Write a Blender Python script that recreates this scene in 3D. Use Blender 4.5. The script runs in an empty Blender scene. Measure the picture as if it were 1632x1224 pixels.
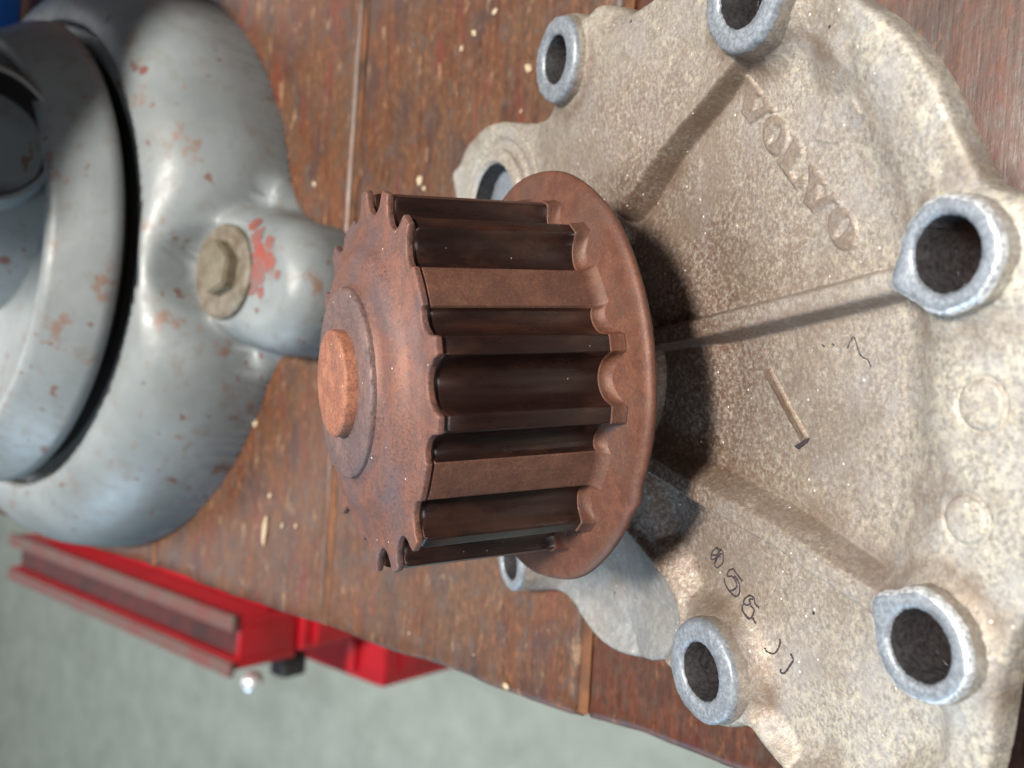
import bpy, bmesh, math, random
import numpy as np
from mathutils import Vector, Matrix
random.seed(7); rng = np.random.default_rng(7)
MM = 0.001

# ------------------------------------------------------------------ camera
F_PX, CX, CY = 1474.0, 816.0, 612.0
PITCH, CAM_H, TW = math.radians(50.0), 185.0, math.atan(0.067)
g = np.array([math.cos(PITCH)*math.cos(TW), math.cos(PITCH)*math.sin(TW), math.sin(PITCH)])
Zc = -g
Xc = np.array([math.sin(TW), -math.cos(TW), 0.0])
Yc = np.cross(Zc, Xc)
M = np.array([Xc, Yc, Zc])                      # camera (x right, y down, z forward) -> world
def world(c): return M @ c + np.array([0, 0, CAM_H])
def ray(x, y): return np.array([(x-CX)/F_PX, (y-CY)/F_PX, 1.0])
def bench_at(x, y, z=0.0):
    r = ray(x, y); return world(r*((CAM_H-z)/g.dot(r)))
scene = bpy.context.scene
cd = bpy.data.cameras.new('camera'); cam = bpy.data.objects.new('camera', cd)
scene.collection.objects.link(cam)
R = np.array([M @ np.array([1, 0, 0]), M @ np.array([0, -1, 0]), M @ np.array([0, 0, -1])]).T
cam.matrix_world = Matrix.Translation((0, 0, CAM_H*MM)) @ Matrix(R.tolist()).to_4x4()
cd.sensor_width = 4.54; cd.sensor_fit = 'HORIZONTAL'; cd.lens = 4.54*F_PX/1632
cd.clip_start = 0.01; cd.clip_end = 50
cd.dof.use_dof = True; cd.dof.focus_distance = 0.148; cd.dof.aperture_fstop = 2.6
scene.camera = cam
# ------------------------------------------------------------------ world and lamps (indoor garage, soft window light)
w = bpy.data.worlds.new('World'); scene.world = w; w.use_nodes = True
bgn = w.node_tree.nodes['Background']
bgn.inputs[0].default_value = (0.75, 0.85, 1.0, 1); bgn.inputs[1].default_value = 0.05
def area(name, loc, target, size, size_y, power, col):
    ld = bpy.data.lights.new(name, 'AREA'); ld.shape = 'RECTANGLE'; ld.size = size; ld.size_y = size_y
    ld.energy = power; ld.color = col
    lo = bpy.data.objects.new(name, ld); scene.collection.objects.link(lo)
    lo.location = loc
    lo.rotation_euler = (Vector(target)-Vector(loc)).to_track_quat('-Z', 'Y').to_euler()
area('overhead_lamp', (0.27, 0.0, 1.70), (0, 0.1, 0.03), 0.24, 0.28, 68, (1.0, 0.94, 0.86))
area('far_window', (0.5, 2.9, 2.1), (0, 0.1, 0), 3.0, 1.9, 66, (0.93, 0.96, 1.0))
area('door_light', (-2.0, 0.9, 0.6), (0, 0.1, 0), 1.2, 1.0, 27, (0.52, 0.77, 1.0))
area('near_fill', (-0.5, -1.3, 1.3), (0, 0.1, 0.03), 0.7, 0.35, 8, (0.95, 0.97, 1.0))  # added near-side fill, gives gloss to tooth crests and near walls
scene.view_settings.view_transform = 'Standard'; scene.view_settings.look = 'None'
scene.view_settings.exposure = 0.0; scene.view_settings.gamma = 1.0

# ------------------------------------------------------------------ helpers
def link(o, parent=None):
    scene.collection.objects.link(o)
    if parent is not None: o.parent = parent
    return o
def thing(name, label, cat, mat=None, group=None):
    o = bpy.data.objects.new(name, None); link(o); o.empty_display_size = 0.02
    if mat is not None: o.matrix_world = mat
    o['label'] = label; o['category'] = cat
    if group: o['group'] = group
    return o
def mesh_np(name, V, Fq, mats, parent=None, midx=None, smooth=True, Ft=None):
    """V in millimetres"""
    me = bpy.data.meshes.new(name)
    V = np.asarray(V, dtype=np.float64)*MM
    faces = [Fq] if Ft is None else [Fq, Ft]
    nf = sum(len(a) for a in faces)
    me.vertices.add(len(V)); me.vertices.foreach_set('co', V.astype(np.float32).ravel())
    flat = np.concatenate([np.asarray(a).ravel() for a in faces if len(a)])
    tot = np.concatenate([np.full(len(a), np.asarray(a).shape[1]) for a in faces if len(a)])
    st = np.concatenate([[0], np.cumsum(tot)[:-1]])
    me.loops.add(len(flat)); me.loops.foreach_set('vertex_index', flat.astype(np.int32))
    me.polygons.add(nf); me.polygons.foreach_set('loop_start', st.astype(np.int32))
    me.polygons.foreach_set('loop_total', tot.astype(np.int32))
    for m in (mats if isinstance(mats, (list, tuple)) else [mats]): me.materials.append(m)
    if midx is not None: me.polygons.foreach_set('material_index', np.asarray(midx, dtype=np.int32))
    me.polygons.foreach_set('use_smooth', np.full(nf, smooth))
    me.update(calc_edges=True); me.validate()
    return link(bpy.data.objects.new(name, me), parent)
def sharp(o, deg=35):
    bm = bmesh.new(); bm.from_mesh(o.data)
    for e in bm.edges:
        if len(e.link_faces) == 2 and e.calc_face_angle(0) > math.radians(deg): e.smooth = False
    bm.to_mesh(o.data); bm.free()
def lathe(name, prof, mats, parent=None, c=(0, 0, 0), n=96, midx=None, rmod=None, jit=0.0, sh=35):
    """prof: list of (r, h); closed=False"""
    th = np.linspace(0, 2*np.pi, n, endpoint=False)
    V = []
    for (r, h) in prof:
        rr = np.full(n, float(r))
        if rmod is not None: rr = rmod(rr, th, h)
        if jit: rr = rr + rng.normal(0, jit, n)*(r > 0)
        V.append(np.stack([c[0]+rr*np.cos(th), c[1]+rr*np.sin(th), np.full(n, c[2]+h)], 1))
    V = np.concatenate(V); k = len(prof)
    Fq = []; mi = []
    j = np.arange(n); j2 = (j+1) % n
    for i in range(k-1):
        Fq.append(np.stack([i*n+j, i*n+j2, (i+1)*n+j2, (i+1)*n+j], 1)); mi += [0 if midx is None else midx[min(i, len(midx)-1)]]*n
    o = mesh_np(name, V, np.concatenate(Fq), mats, parent, mi)
    if prof[0][0] == 0 or prof[-1][0] == 0:
        bm = bmesh.new(); bm.from_mesh(o.data); bmesh.ops.remove_doubles(bm, verts=bm.verts, dist=1e-7); bm.to_mesh(o.data); bm.free()
    # consistent normals
    bm = bmesh.new(); bm.from_mesh(o.data); bmesh.ops.recalc_face_normals(bm, faces=bm.faces)
    for e in bm.edges:
        if len(e.link_faces) == 2 and e.calc_face_angle(0) > math.radians(sh): e.smooth = False
    bm.to_mesh(o.data); bm.free()
    return o
def box(name, lo, hi, mat, parent=None, bev=0.0, matx=None, seg=2):
    bm = bmesh.new(); bmesh.ops.create_cube(bm, size=1)
    for v in bm.verts:
        v.co = Vector([(lo[i]+hi[i])/2 + v.co[i]*(hi[i]-lo[i]) for i in range(3)])
    if bev: bmesh.ops.bevel(bm, geom=bm.edges[:], offset=bev, segments=seg, affect='EDGES', profile=0.7)
    for v in bm.verts: v.co *= MM
    me = bpy.data.meshes.new(name); 
    for f in bm.faces: f.smooth = bev > 0
    bm.to_mesh(me); bm.free(); me.materials.append(mat)
    o = bpy.data.objects.new(name, me); link(o, parent)
    if matx is not None: o.matrix_local = matx
    return o
def vnoise(X, Y, sc, seed=0, oct=3):
    """numpy value noise in -1..1"""
    out = 0; amp = 1; tot = 0
    for o in range(oct):
        r = np.random.default_rng(seed+o*17); T = r.random((128, 128))*2-1
        x = X/sc*2**o+1000; y = Y/sc*2**o+1000
        xi = np.floor(x).astype(int); yi = np.floor(y).astype(int); fx = x-xi; fy = y-yi
        fx = fx*fx*(3-2*fx); fy = fy*fy*(3-2*fy)
        a = T[xi % 128, yi % 128]; b = T[(xi+1) % 128, yi % 128]; c = T[xi % 128, (yi+1) % 128]; d = T[(xi+1) % 128, (yi+1) % 128]
        out = out+amp*((a*(1-fx)+b*fx)*(1-fy)+(c*(1-fx)+d*fx)*fy); tot += amp; amp *= 0.5
    return out/tot
def sstep(a, b, x):
    t = np.clip((x-a)/(b-a), 0, 1); return t*t*(3-2*t)
def sd_poly(P, X, Y):
    """signed distance, positive inside"""
    P = np.asarray(P, float); d = np.full(X.shape, 1e9); s = np.ones(X.shape)
    n = len(P)
    for i in range(n):
        a = P[i]; b = P[i-1]
        ex, ey = b-a; wx = X-a[0]; wy = Y-a[1]
        t = np.clip((wx*ex+wy*ey)/(ex*ex+ey*ey), 0, 1)
        d = np.minimum(d, (wx-ex*t)**2+(wy-ey*t)**2)
        c1 = Y >= a[1]; c2 = Y < b[1]; c3 = ex*wy > ey*wx
        flip = (c1 & c2 & c3) | (~c1 & ~c2 & ~c3)
        s = np.where(flip, -s, s)
    return -s*np.sqrt(d)
def sd_seg(a, b, X, Y):
    a = np.asarray(a, float); b = np.asarray(b, float); e = b-a
    t = np.clip(((X-a[0])*e[0]+(Y-a[1])*e[1])/e.dot(e), 0, 1)
    return np.hypot(X-a[0]-e[0]*t, Y-a[1]-e[1]*t), t
def smax(a, b, k):
    h = np.clip(0.5+0.5*(a-b)/k, 0, 1); return b*(1-h)+a*h+k*h*(1-h)
def spline(P, n=6, closed=True):
    P = np.asarray(P, float); out = []
    N = len(P)
    for i in range(N if closed else N-1):
        p0, p1, p2, p3 = (P[(i-1) % N], P[i], P[(i+1) % N], P[(i+2) % N]) if closed else (P[max(i-1, 0)], P[i], P[i+1], P[min(i+2, N-1)])
        for t in np.linspace(0, 1, n, endpoint=False):
            out.append(0.5*((2*p1)+(-p0+p2)*t+(2*p0-5*p1+4*p2-p3)*t*t+(-p0+3*p1-3*p2+p3)*t**3))
    if not closed: out.append(P[-1])
    return np.array(out)
def heightfield(name, u0, u1, v0, v1, st, sd, hfun, mats, parent, depth, round_r=1.2):
    """sd(X,Y) > 0 inside; hfun gives the top height; sides are dropped to 'depth'"""
    us = np.arange(u0, u1+st/2, st); vs = np.arange(v0, v1+st/2, st)
    X, Y = np.meshgrid(us, vs, indexing='ij')
    S = sd(X, Y); gx, gy = np.gradient(S, st)
    gl = np.hypot(gx, gy)+1e-9; gx /= gl; gy /= gl
    keepv = S > -0.75*st
    mv = S < 0.35*st
    Xm = np.where(mv & keepv, X-S*gx, X); Ym = np.where(mv & keepv, Y-S*gy, Y)
    Sm = np.where(mv, 0, S)
    Hh = hfun(X, Y)
    t = np.clip(1-Sm/round_r, 0, 1); Hh = Hh-round_r*(1-np.sqrt(np.clip(1-t*t, 0, 1)))
    idx = -np.ones(X.shape, int)
    fk = keepv[:-1, :-1] & keepv[1:, :-1] & keepv[1:, 1:] & keepv[:-1, 1:]
    used = np.zeros(X.shape, bool)
    used[:-1, :-1] |= fk; used[1:, :-1] |= fk; used[1:, 1:] |= fk; used[:-1, 1:] |= fk
    idx[used] = np.arange(used.sum())
    V = np.stack([Xm[used], Ym[used], Hh[used]], 1)
    A, B, C_, D = idx[:-1, :-1][fk], idx[1:, :-1][fk], idx[1:, 1:][fk], idx[:-1, 1:][fk]
    Fq = np.stack([A, B, C_, D], 1)
    # skirt
    E = np.concatenate([Fq[:, [0, 1]], Fq[:, [1, 2]], Fq[:, [2, 3]], Fq[:, [3, 0]]])
    key = np.minimum(E[:, 0], E[:, 1]).astype(np.int64)*len(V)+np.maximum(E[:, 0], E[:, 1])
    uq, inv, cnt = np.unique(key, return_inverse=True, return_counts=True)
    be = E[cnt[inv] == 1]
    bv = np.unique(be); mp = -np.ones(len(V), int); mp[bv] = np.arange(len(bv))+len(V)
    VB = V[bv].copy(); VB[:, 2] = np.minimum(depth, VB[:, 2]-2.5)
    SK = np.stack([be[:, 1], be[:, 0], mp[be[:, 0]], mp[be[:, 1]]], 1)
    o = mesh_np(name, np.concatenate([V, VB]), np.concatenate([Fq, SK]), mats, parent)
    return o, (us, vs, Hh)
def sampler(t):
    us, vs, H = t
    def s(x, y):
        i = int(np.clip((x-us[0])/(us[1]-us[0]), 0, len(us)-1)); j = int(np.clip((y-vs[0])/(vs[1]-vs[0]), 0, len(vs)-1))
        return float(H[i, j])
    return s

# ------------------------------------------------------------------ materials
class NT:
    def __init__(s, name):
        s.m = bpy.data.materials.new(name); s.m.use_nodes = True; s.t = s.m.node_tree
        s.b = s.t.nodes['Principled BSDF']
        s.tc = s.t.nodes.new('ShaderNodeTexCoord').outputs['Object']
    def n(s, typ, **k):
        x = s.t.nodes.new(typ)
        for a, b in k.items(): setattr(x, a, b)
        return x
    def put(s, inp, v):
        if isinstance(v, bpy.types.NodeSocket): s.t.links.new(v, inp)
        elif v is not None: inp.default_value = v if not isinstance(v, tuple) or len(v) == 4 or inp.type == 'VECTOR' else (*v, 1)
    def vec(s, sc=(1, 1, 1), rot=(0, 0, 0), loc=(0, 0, 0)):
        x = s.n('ShaderNodeMapping'); s.put(x.inputs[0], s.tc)
        x.inputs['Scale'].default_value = sc; x.inputs['Rotation'].default_value = rot; x.inputs['Location'].default_value = loc
        return x.outputs[0]
    def noise(s, mm, detail=4, rough=0.55, sc=(1, 1, 1), rot=(0, 0, 0), loc=(0, 0, 0), dist=0.0):
        """feature size in millimetres"""
        x = s.n('ShaderNodeTexNoise'); s.put(x.inputs['Vector'], s.vec(sc, rot, loc))
        x.inputs['Scale'].default_value = 1000.0/mm; x.inputs['Detail'].default_value = detail; x.inputs['Roughness'].default_value = rough
        x.inputs['Distortion'].default_value = dist
        return x.outputs[0]
    def vor(s, mm, feature='F1', sc=(1, 1, 1), rnd=1.0, out='Distance'):
        x = s.n('ShaderNodeTexVoronoi', feature=feature); s.put(x.inputs['Vector'], s.vec(sc)); x.inputs['Scale'].default_value = 1000.0/mm
        x.inputs['Randomness'].default_value = rnd
        return x.outputs[out]
    def attr(s, name):
        x = s.n('ShaderNodeAttribute'); x.attribute_name = name; return x.outputs['Fac']
    def ramp(s, f, stops, interp='LINEAR'):
        x = s.n('ShaderNodeValToRGB'); s.put(x.inputs[0], f); cr = x.color_ramp; cr.interpolation = interp
        while len(cr.elements) > 1: cr.elements.remove(cr.elements[-1])
        for i, (p, c) in enumerate(stops):
            e = cr.elements[0] if i == 0 else cr.elements.new(p)
            e.position = p; c = (c, c, c) if isinstance(c, (int, float)) else c; e.color = (*c, 1)
        return x.outputs[0]
    def mix(s, f, a, b, mode='MIX'):
        x = s.n('ShaderNodeMix', data_type='RGBA', blend_type=mode); s.put(x.inputs[0], f); s.put(x.inputs[6], a); s.put(x.inputs[7], b); return x.outputs[2]
    def math(s, op, a, b=None):
        x = s.n('ShaderNodeMath', operation=op); s.put(x.inputs[0], a)
        if b is not None: s.put(x.inputs[1], b)
        return x.outputs[0]
    def bump(s, h, dist_mm, strength=1.0, nrm=None):
        x = s.n('ShaderNodeBump'); s.put(x.inputs['Height'], h); x.inputs['Distance'].default_value = dist_mm*MM; x.inputs['Strength'].default_value = strength
        if nrm is not None: s.put(x.inputs['Normal'], nrm)
        return x.outputs[0]
    def dots(s, mm, thr):
        """sparse small dots: 1 in a dot"""
        d = s.vor(mm); return s.ramp(d, [(thr, 1), (thr+0.03, 0)])
    def sparse(s, mm, thr, keep=0.85):
        x = s.n('ShaderNodeTexVoronoi'); s.put(x.inputs['Vector'], s.tc); x.inputs['Scale'].default_value = 1000.0/mm
        sep = s.n('ShaderNodeSeparateColor'); s.put(sep.inputs[0], x.outputs['Color'])
        k = s.math('GREATER_THAN', sep.outputs[0], keep)
        d = s.ramp(x.outputs['Distance'], [(thr, 1), (thr*1.4, 0)])
        return s.math('MULTIPLY', d, k)
    def done(s, col, rough=0.6, nrm=None, metal=0.0, spec=0.5):
        s.put(s.b.inputs['Base Color'], col); s.put(s.b.inputs['Roughness'], rough); s.put(s.b.inputs['Metallic'], metal)
        s.put(s.b.inputs['Specular IOR Level'], spec)
        if nrm is not None: s.put(s.b.inputs['Normal'], nrm)
        return s.m

def m_rust(name, a, b, c, dust=0.03, rough=0.62, spec=0.5, metal=0.15):
    t = NT(name)
    f1 = t.noise(3.2, 6, 0.7); f2 = t.noise(0.45, 5, 0.75); f3 = t.noise(9, 3, 0.5, loc=(3, 1, 2))
    col = t.mix(t.ramp(f1, [(0.42, 0), (0.58, 1)]), a, b)
    col = t.mix(t.ramp(f3, [(0.46, 0), (0.64, 0.6)]), col, c)
    col = t.mix(t.ramp(f2, [(0.36, 0.85), (0.48, 0), (0.66, 0.0), (0.72, 0.25)]), col, (0.08, 0.045, 0.04))
    col = t.mix(t.ramp(f2, [(0.54, 0), (0.70, 0.55)]), col, tuple(min(1, x*1.7) for x in b))
    col = t.mix(t.sparse(2.4, 0.045, 0.72), col, (0.75, 0.70, 0.62))
    nrm = t.bump(t.noise(0.35, 4, 0.7), 0.07, 0.8); nrm = t.bump(f1, 0.12, 0.5, nrm)
    return t.done(col, t.ramp(f2, [(0.3, rough-0.14), (0.7, rough+0.15)]), nrm, metal, spec)
RUST_TOP = m_rust('rusted_end_face', (0.135, 0.068, 0.054), (0.19, 0.083, 0.058), (0.105, 0.082, 0.09), rough=0.55, metal=0.3)
RUST_COL = m_rust('grey_collar', (0.13, 0.085, 0.08), (0.18, 0.11, 0.095), (0.10, 0.075, 0.08), rough=0.55, metal=0.3)
RUST_SHAFT = m_rust('rusted_shaft', (0.21, 0.078, 0.045), (0.31, 0.125, 0.07), (0.15, 0.068, 0.045), rough=0.65, metal=0.1)
RUST_FL = m_rust('rusted_flange', (0.092, 0.034, 0.021), (0.135, 0.053, 0.030), (0.09, 0.05, 0.036), rough=0.56, metal=0.2)
RUST_FLAT = m_rust('rusted_flat', (0.10, 0.041, 0.025), (0.135, 0.060, 0.036), (0.065, 0.028, 0.022), rough=0.6, metal=0.1)
def m_tooth():
    t = NT('belt_polished_steel')
    st = t.noise(1.1, 4, 0.6, sc=(1, 1, 0.06)); f = t.noise(5, 4, 0.6, sc=(1, 1, 0.5))
    col = t.mix(t.ramp(st, [(0.30, 0), (0.70, 1)]), (0.016, 0.008, 0.007), (0.030, 0.013, 0.010))
    col = t.mix(t.ramp(f, [(0.5, 0), (0.72, 0.7)]), col, (0.065, 0.027, 0.017))
    col = t.mix(t.sparse(1.6, 0.05, 0.8), col, (0.6, 0.55, 0.48))
    nrm = t.bump(st, 0.02, 0.3); nrm = t.bump(t.noise(0.3, 3), 0.01, 0.5, nrm)
    return t.done(col, t.ramp(t.noise(2, 4, 0.6, sc=(1, 1, 0.2)), [(0.3, 0.22), (0.7, 0.40)]), nrm, 0.4, 0.7)
TOOTH = m_tooth()
def m_cast(name, use_attr=False):
    t = NT(name)
    f0 = t.noise(0.75, 5, 0.75); f1 = t.noise(9, 4, 0.6, loc=(5, 2, 1)); f2 = t.noise(0.62, 4, 0.7, loc=(1, 7, 3)); f3 = t.noise(20, 4, 0.6, loc=(2, 9, 4)); f4 = t.noise(1.9, 5, 0.7, loc=(6, 1, 3))
    col = t.mix(t.ramp(f0, [(0.40, 0), (0.60, 1)]), (0.215, 0.20, 0.178), (0.45, 0.43, 0.385))
    col = t.mix(t.ramp(f4, [(0.50, 0), (0.64, 0.65)]), col, (0.60, 0.555, 0.455))             # pale crust
    col = t.mix(t.ramp(f2, [(0.555, 0), (0.64, 0.85)]), col, (0.62, 0.54, 0.38))           # yellow oxide grains
    col = t.mix(t.ramp(f1, [(0.47, 0), (0.66, 0.55)]), col, (0.36, 0.36, 0.365))            # greyer bare patches
    # brown road dirt: thicker around the pulley and in large patches, plus painted shadow
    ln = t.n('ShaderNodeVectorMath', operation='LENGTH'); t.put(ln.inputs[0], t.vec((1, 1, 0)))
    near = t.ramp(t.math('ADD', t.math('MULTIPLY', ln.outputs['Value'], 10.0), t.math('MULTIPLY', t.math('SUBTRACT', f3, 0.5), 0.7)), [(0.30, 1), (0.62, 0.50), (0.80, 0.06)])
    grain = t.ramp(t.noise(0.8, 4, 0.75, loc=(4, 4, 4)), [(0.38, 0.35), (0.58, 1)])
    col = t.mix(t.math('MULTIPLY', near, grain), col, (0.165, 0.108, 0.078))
    col = t.mix(t.math('MULTIPLY', t.ramp(t.math('ADD', t.math('MULTIPLY', ln.outputs['Value'], 10.0), t.math('MULTIPLY', t.math('SUBTRACT', f1, 0.5), 0.25)), [(0.27, 0.85), (0.42, 0)]), grain), col, (0.085, 0.046, 0.030))  # darker ring at the hub: flange shadow painted as near-black brown
    patch = t.math('MULTIPLY', t.ramp(f3, [(0.50, 0), (0.62, 0.75)]), t.ramp(f2, [(0.35, 0.3), (0.6, 1)]))
    col = t.mix(patch, col, (0.17, 0.125, 0.09))
    rough = t.ramp(f2, [(0.3, 0.62), (0.62, 0.40)])
    if use_attr:
        bare = t.attr('bare')
        col = t.mix(bare, col, t.mix(t.ramp(f4, [(0.35, 0), (0.65, 1)]), (0.19, 0.205, 0.215), (0.33, 0.35, 0.355)))
        dirt_shade = t.math('MULTIPLY', t.attr('dirt_shade'), t.ramp(f4, [(0.33, 0.45), (0.55, 1)]))
        col = t.mix(dirt_shade, col, (0.13, 0.085, 0.058))
    col = t.mix(t.sparse(6.0, 0.045, 0.85), col, (0.03, 0.025, 0.03))
    col = t.mix(t.sparse(1.5, 0.10, 0.90), col, (0.74, 0.70, 0.62))
    nrm = t.bump(t.noise(0.5, 4, 0.7), 0.13, 1.0); nrm = t.bump(t.noise(2.5, 3, 0.6), 0.13, 0.4, nrm)
    return t.done(col, rough, nrm, 0.3, 0.5)
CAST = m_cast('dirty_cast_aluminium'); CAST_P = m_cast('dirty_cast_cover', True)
def m_face():
    t = NT('machined_boss_face')
    f = t.noise(0.6, 5, 0.7); f2 = t.noise(3, 3, 0.6)
    col = t.mix(t.ramp(f, [(0.42, 0), (0.6, 1)]), (0.17, 0.19, 0.215), (0.285, 0.315, 0.35))
    col = t.mix(t.ramp(f2, [(0.5, 0), (0.7, 0.6)]), col, (0.15, 0.16, 0.18))
    nrm = t.bump(f, 0.025, 0.6)
    return t.done(col, t.ramp(f2, [(0.3, 0.55), (0.7, 0.4)]), nrm, 0.35, 0.5)
def m_edge():
    t = NT('bright_chipped_boss_edge')
    f = t.noise(0.8, 5, 0.7)
    col = t.mix(t.ramp(f, [(0.40, 0), (0.56, 1)]), (0.38, 0.40, 0.42), (0.82, 0.85, 0.88))
    return t.done(col, 0.38, t.bump(f, 0.15, 0.8), 0.55, 0.5)
def m_simple(name, col, rough=0.6, metal=0.0, col2=None, mm=2.0, bump=0.03):
    t = NT(name); f = t.noise(mm, 5, 0.65)
    return t.done(t.mix(t.ramp(f, [(0.35, 0), (0.65, 1)]), col, col2 or tuple(c*0.6 for c in col)), rough, t.bump(f, bump, 0.6), metal)
FACE = m_face(); EDGE = m_edge()
BORE = m_simple('grimy_bore', (0.055, 0.052, 0.054), 0.5, 0.3, (0.018, 0.016, 0.018), 0.8, 0.1)
GRIME = m_simple('black_grime', (0.035, 0.025, 0.03), 0.7)
def m_wood(seed):
    t = NT('stained_bench_plank')
    L = (seed*0.37, seed*0.53, seed*0.11)
    gr = t.noise(2.0, 6, 0.7, sc=(0.10, 1, 1), loc=L, dist=0.3); big = t.noise(16, 4, 0.6, sc=(0.45, 1, 1), loc=L); st = t.noise(11, 5, 0.65, sc=(0.6, 1, 1), loc=(L[0]+3, L[1], 1)); mot = t.noise(1.6, 5, 0.7, sc=(0.5, 1, 1), loc=L)
    k = [0, .01, -.01, .012, -.005][seed % 5]; tint = [(1, 1, 1), (0.92, 0.92, 0.95), (1, .95, .9), (0.60, 0.44, 0.30), (0.98, 0.96, 0.95)][seed % 5]
    col = t.mix(t.ramp(gr, [(0.32, 0), (0.68, 1)]), (0.060+k, 0.020, 0.009), (0.145+k, 0.054, 0.021))
    col = t.mix(t.ramp(big, [(0.45, 0), (0.60, 0.75)]), col, (0.095, 0.052, 0.028))
    col = t.mix(t.ramp(mot, [(0.52, 0), (0.68, 0.6)]), col, (0.25, 0.10, 0.042))            # orange bare wood
    col = t.mix(t.ramp(st, [(0.50, 0), (0.62, 0.65)]), col, (0.045, 0.027, 0.027))          # dark oil stains
    col = t.mix(t.ramp(t.noise(3.5, 5, 0.7, sc=(0.6, 1, 1), loc=(L[0], 8, 2)), [(0.52, 0), (0.64, 0.75)]), col, (0.085, 0.062, 0.052))
    col = t.mix(t.ramp(t.noise(7, 4, 0.6, sc=(0.25, 1, 1), loc=(L[1], 5, 2)), [(0.58, 0), (0.70, 0.65)]), col, (0.14, 0.022, 0.016))   # red streaks
    col = t.mix(t.ramp(t.noise(4, 4, 0.65, sc=(0.4, 1, 1), loc=(L[1], 2, 7)), [(0.60, 0), (0.70, 0.7)]), col, (0.30, 0.19, 0.11))
    col = t.mix(t.sparse(9.0, 0.04, 0.80), col, (0.42, 0.34, 0.25))
    col = t.mix(t.ramp(t.noise(0.7, 5, 0.7, sc=(0.4, 1, 1)), [(0.34, 0.7), (0.47, 0)]), col, (0.03, 0.014, 0.010))
    lg = t.noise(1.3, 5, 0.6, sc=(0.03, 1, 1), loc=(L[2], 3, 1))
    col = t.mix(t.ramp(lg, [(0.36, 0.35), (0.48, 0)]), col, (0.04, 0.02, 0.013))
    col = t.mix(1.0, col, tuple(0.92*x for x in tint), 'MULTIPLY')
    nrm = t.bump(gr, 0.12, 0.5); nrm = t.bump(lg, 0.12, 0.5, nrm); nrm = t.bump(mot, 0.12, 0.5, nrm); nrm = t.bump(t.noise(9, 3, 0.5, sc=(0.5, 1, 1)), 0.6, 0.5, nrm)
    return t.done(col, t.ramp(mot, [(0.3, 0.36), (0.7, 0.54)]), nrm, 0, 0.45)
FILL = m_simple('joint_dust', (0.19, 0.075, 0.028), 0.95, 0, (0.05, 0.024, 0.014), 18.0, 0.5)
def m_paint():
    t = NT('chipped_grey_vise_paint')
    f = t.noise(30, 4, 0.6); f2 = t.noise(7, 5, 0.62, loc=(2, 3, 4)); f3 = t.noise(4, 4, 0.6)
    col = t.mix(t.ramp(f, [(0.35, 0), (0.65, 1)]), (0.155, 0.172, 0.175), (0.205, 0.228, 0.235))
    col = t.mix(t.ramp(f2, [(0.54, 0), (0.72, 0.5)]), col, (0.13, 0.10, 0.068))             # oily brown smears
    col = t.mix(t.sparse(21.0, 0.075, 0.5), col, (0.15, 0.060, 0.045))                     # round chips
    col = t.mix(t.ramp(t.noise(5, 3, 0.5, loc=(4, 4, 8)), [(0.675, 0), (0.695, 0.9)]), col, (0.13, 0.068, 0.052))
    col = t.mix(t.ramp(t.noise(14, 6, 0.66, loc=(7, 1, 3)), [(0.60, 0), (0.66, 0.8)]), col, (0.17, 0.095, 0.065))
    return t.done(col, t.ramp(f2, [(0.35, 0.36), (0.65, 0.52)]), t.bump(f3, 0.35, 0.4), 0, 0.5)
PAINT = m_paint()
REDCHIP = m_simple('old_red_paint', (0.24, 0.05, 0.035), 0.5, 0, (0.15, 0.10, 0.095), 5.0)
STEEL = m_simple('dull_plated_steel', (0.30, 0.27, 0.20), 0.42, 0.6, (0.20, 0.17, 0.12), 4.0)
DIRTYWASH = m_simple('grimy_washer', (0.22, 0.20, 0.165), 0.55, 0.3, (0.12, 0.09, 0.06), 4.0)
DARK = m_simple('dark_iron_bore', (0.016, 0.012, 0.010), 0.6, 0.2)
CARTRED = m_simple('red_cart_paint', (0.45, 0.006, 0.014), 0.4, 0, (0.33, 0.005, 0.010), 30.0)
CARTLIP = m_simple('dusty_worn_cart_lip', (0.12, 0.085, 0.07), 0.75, 0, (0.16, 0.045, 0.04), 26.0)
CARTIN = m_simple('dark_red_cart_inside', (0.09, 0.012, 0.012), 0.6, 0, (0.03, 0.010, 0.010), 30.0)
BLUE = m_simple('blue_plastic', (0.01, 0.10, 0.42), 0.4)
CHROME = m_simple('bright_metal_ball', (0.85, 0.87, 0.88), 0.25, 0.6, (0.8, 0.8, 0.8))
RUBBER = m_simple('black_rubber', (0.03, 0.03, 0.03), 0.6)
CHIP = m_simple('pale_wood_chip', (0.46, 0.37, 0.25), 0.8, 0, (0.34, 0.26, 0.17), 2.0)
def m_floor():
    t = NT('painted_concrete')
    f = t.noise(60, 5, 0.65); f2 = t.noise(190, 4, 0.6, loc=(1, 2, 3))
    col = t.mix(t.ramp(f, [(0.3, 0), (0.7, 1)]), (0.27, 0.30, 0.255), (0.36, 0.39, 0.335))
    col = t.mix(t.ramp(f2, [(0.52, 0), (0.72, 0.55)]), col, (0.20, 0.20, 0.165))
    return t.done(col, 0.55, t.bump(f, 1, 0.3))
FLOOR = m_floor()

# ------------------------------------------------------------------ floor
bm = bmesh.new(); bmesh.ops.create_grid(bm, x_segments=8, y_segments=8, size=8.0)
me = bpy.data.meshes.new('floor'); bm.to_mesh(me); bm.free(); me.materials.append(FLOOR)
fl = bpy.data.objects.new('floor', me); link(fl); fl.location = (0, 1, -0.85); fl['kind'] = 'structure'

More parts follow.
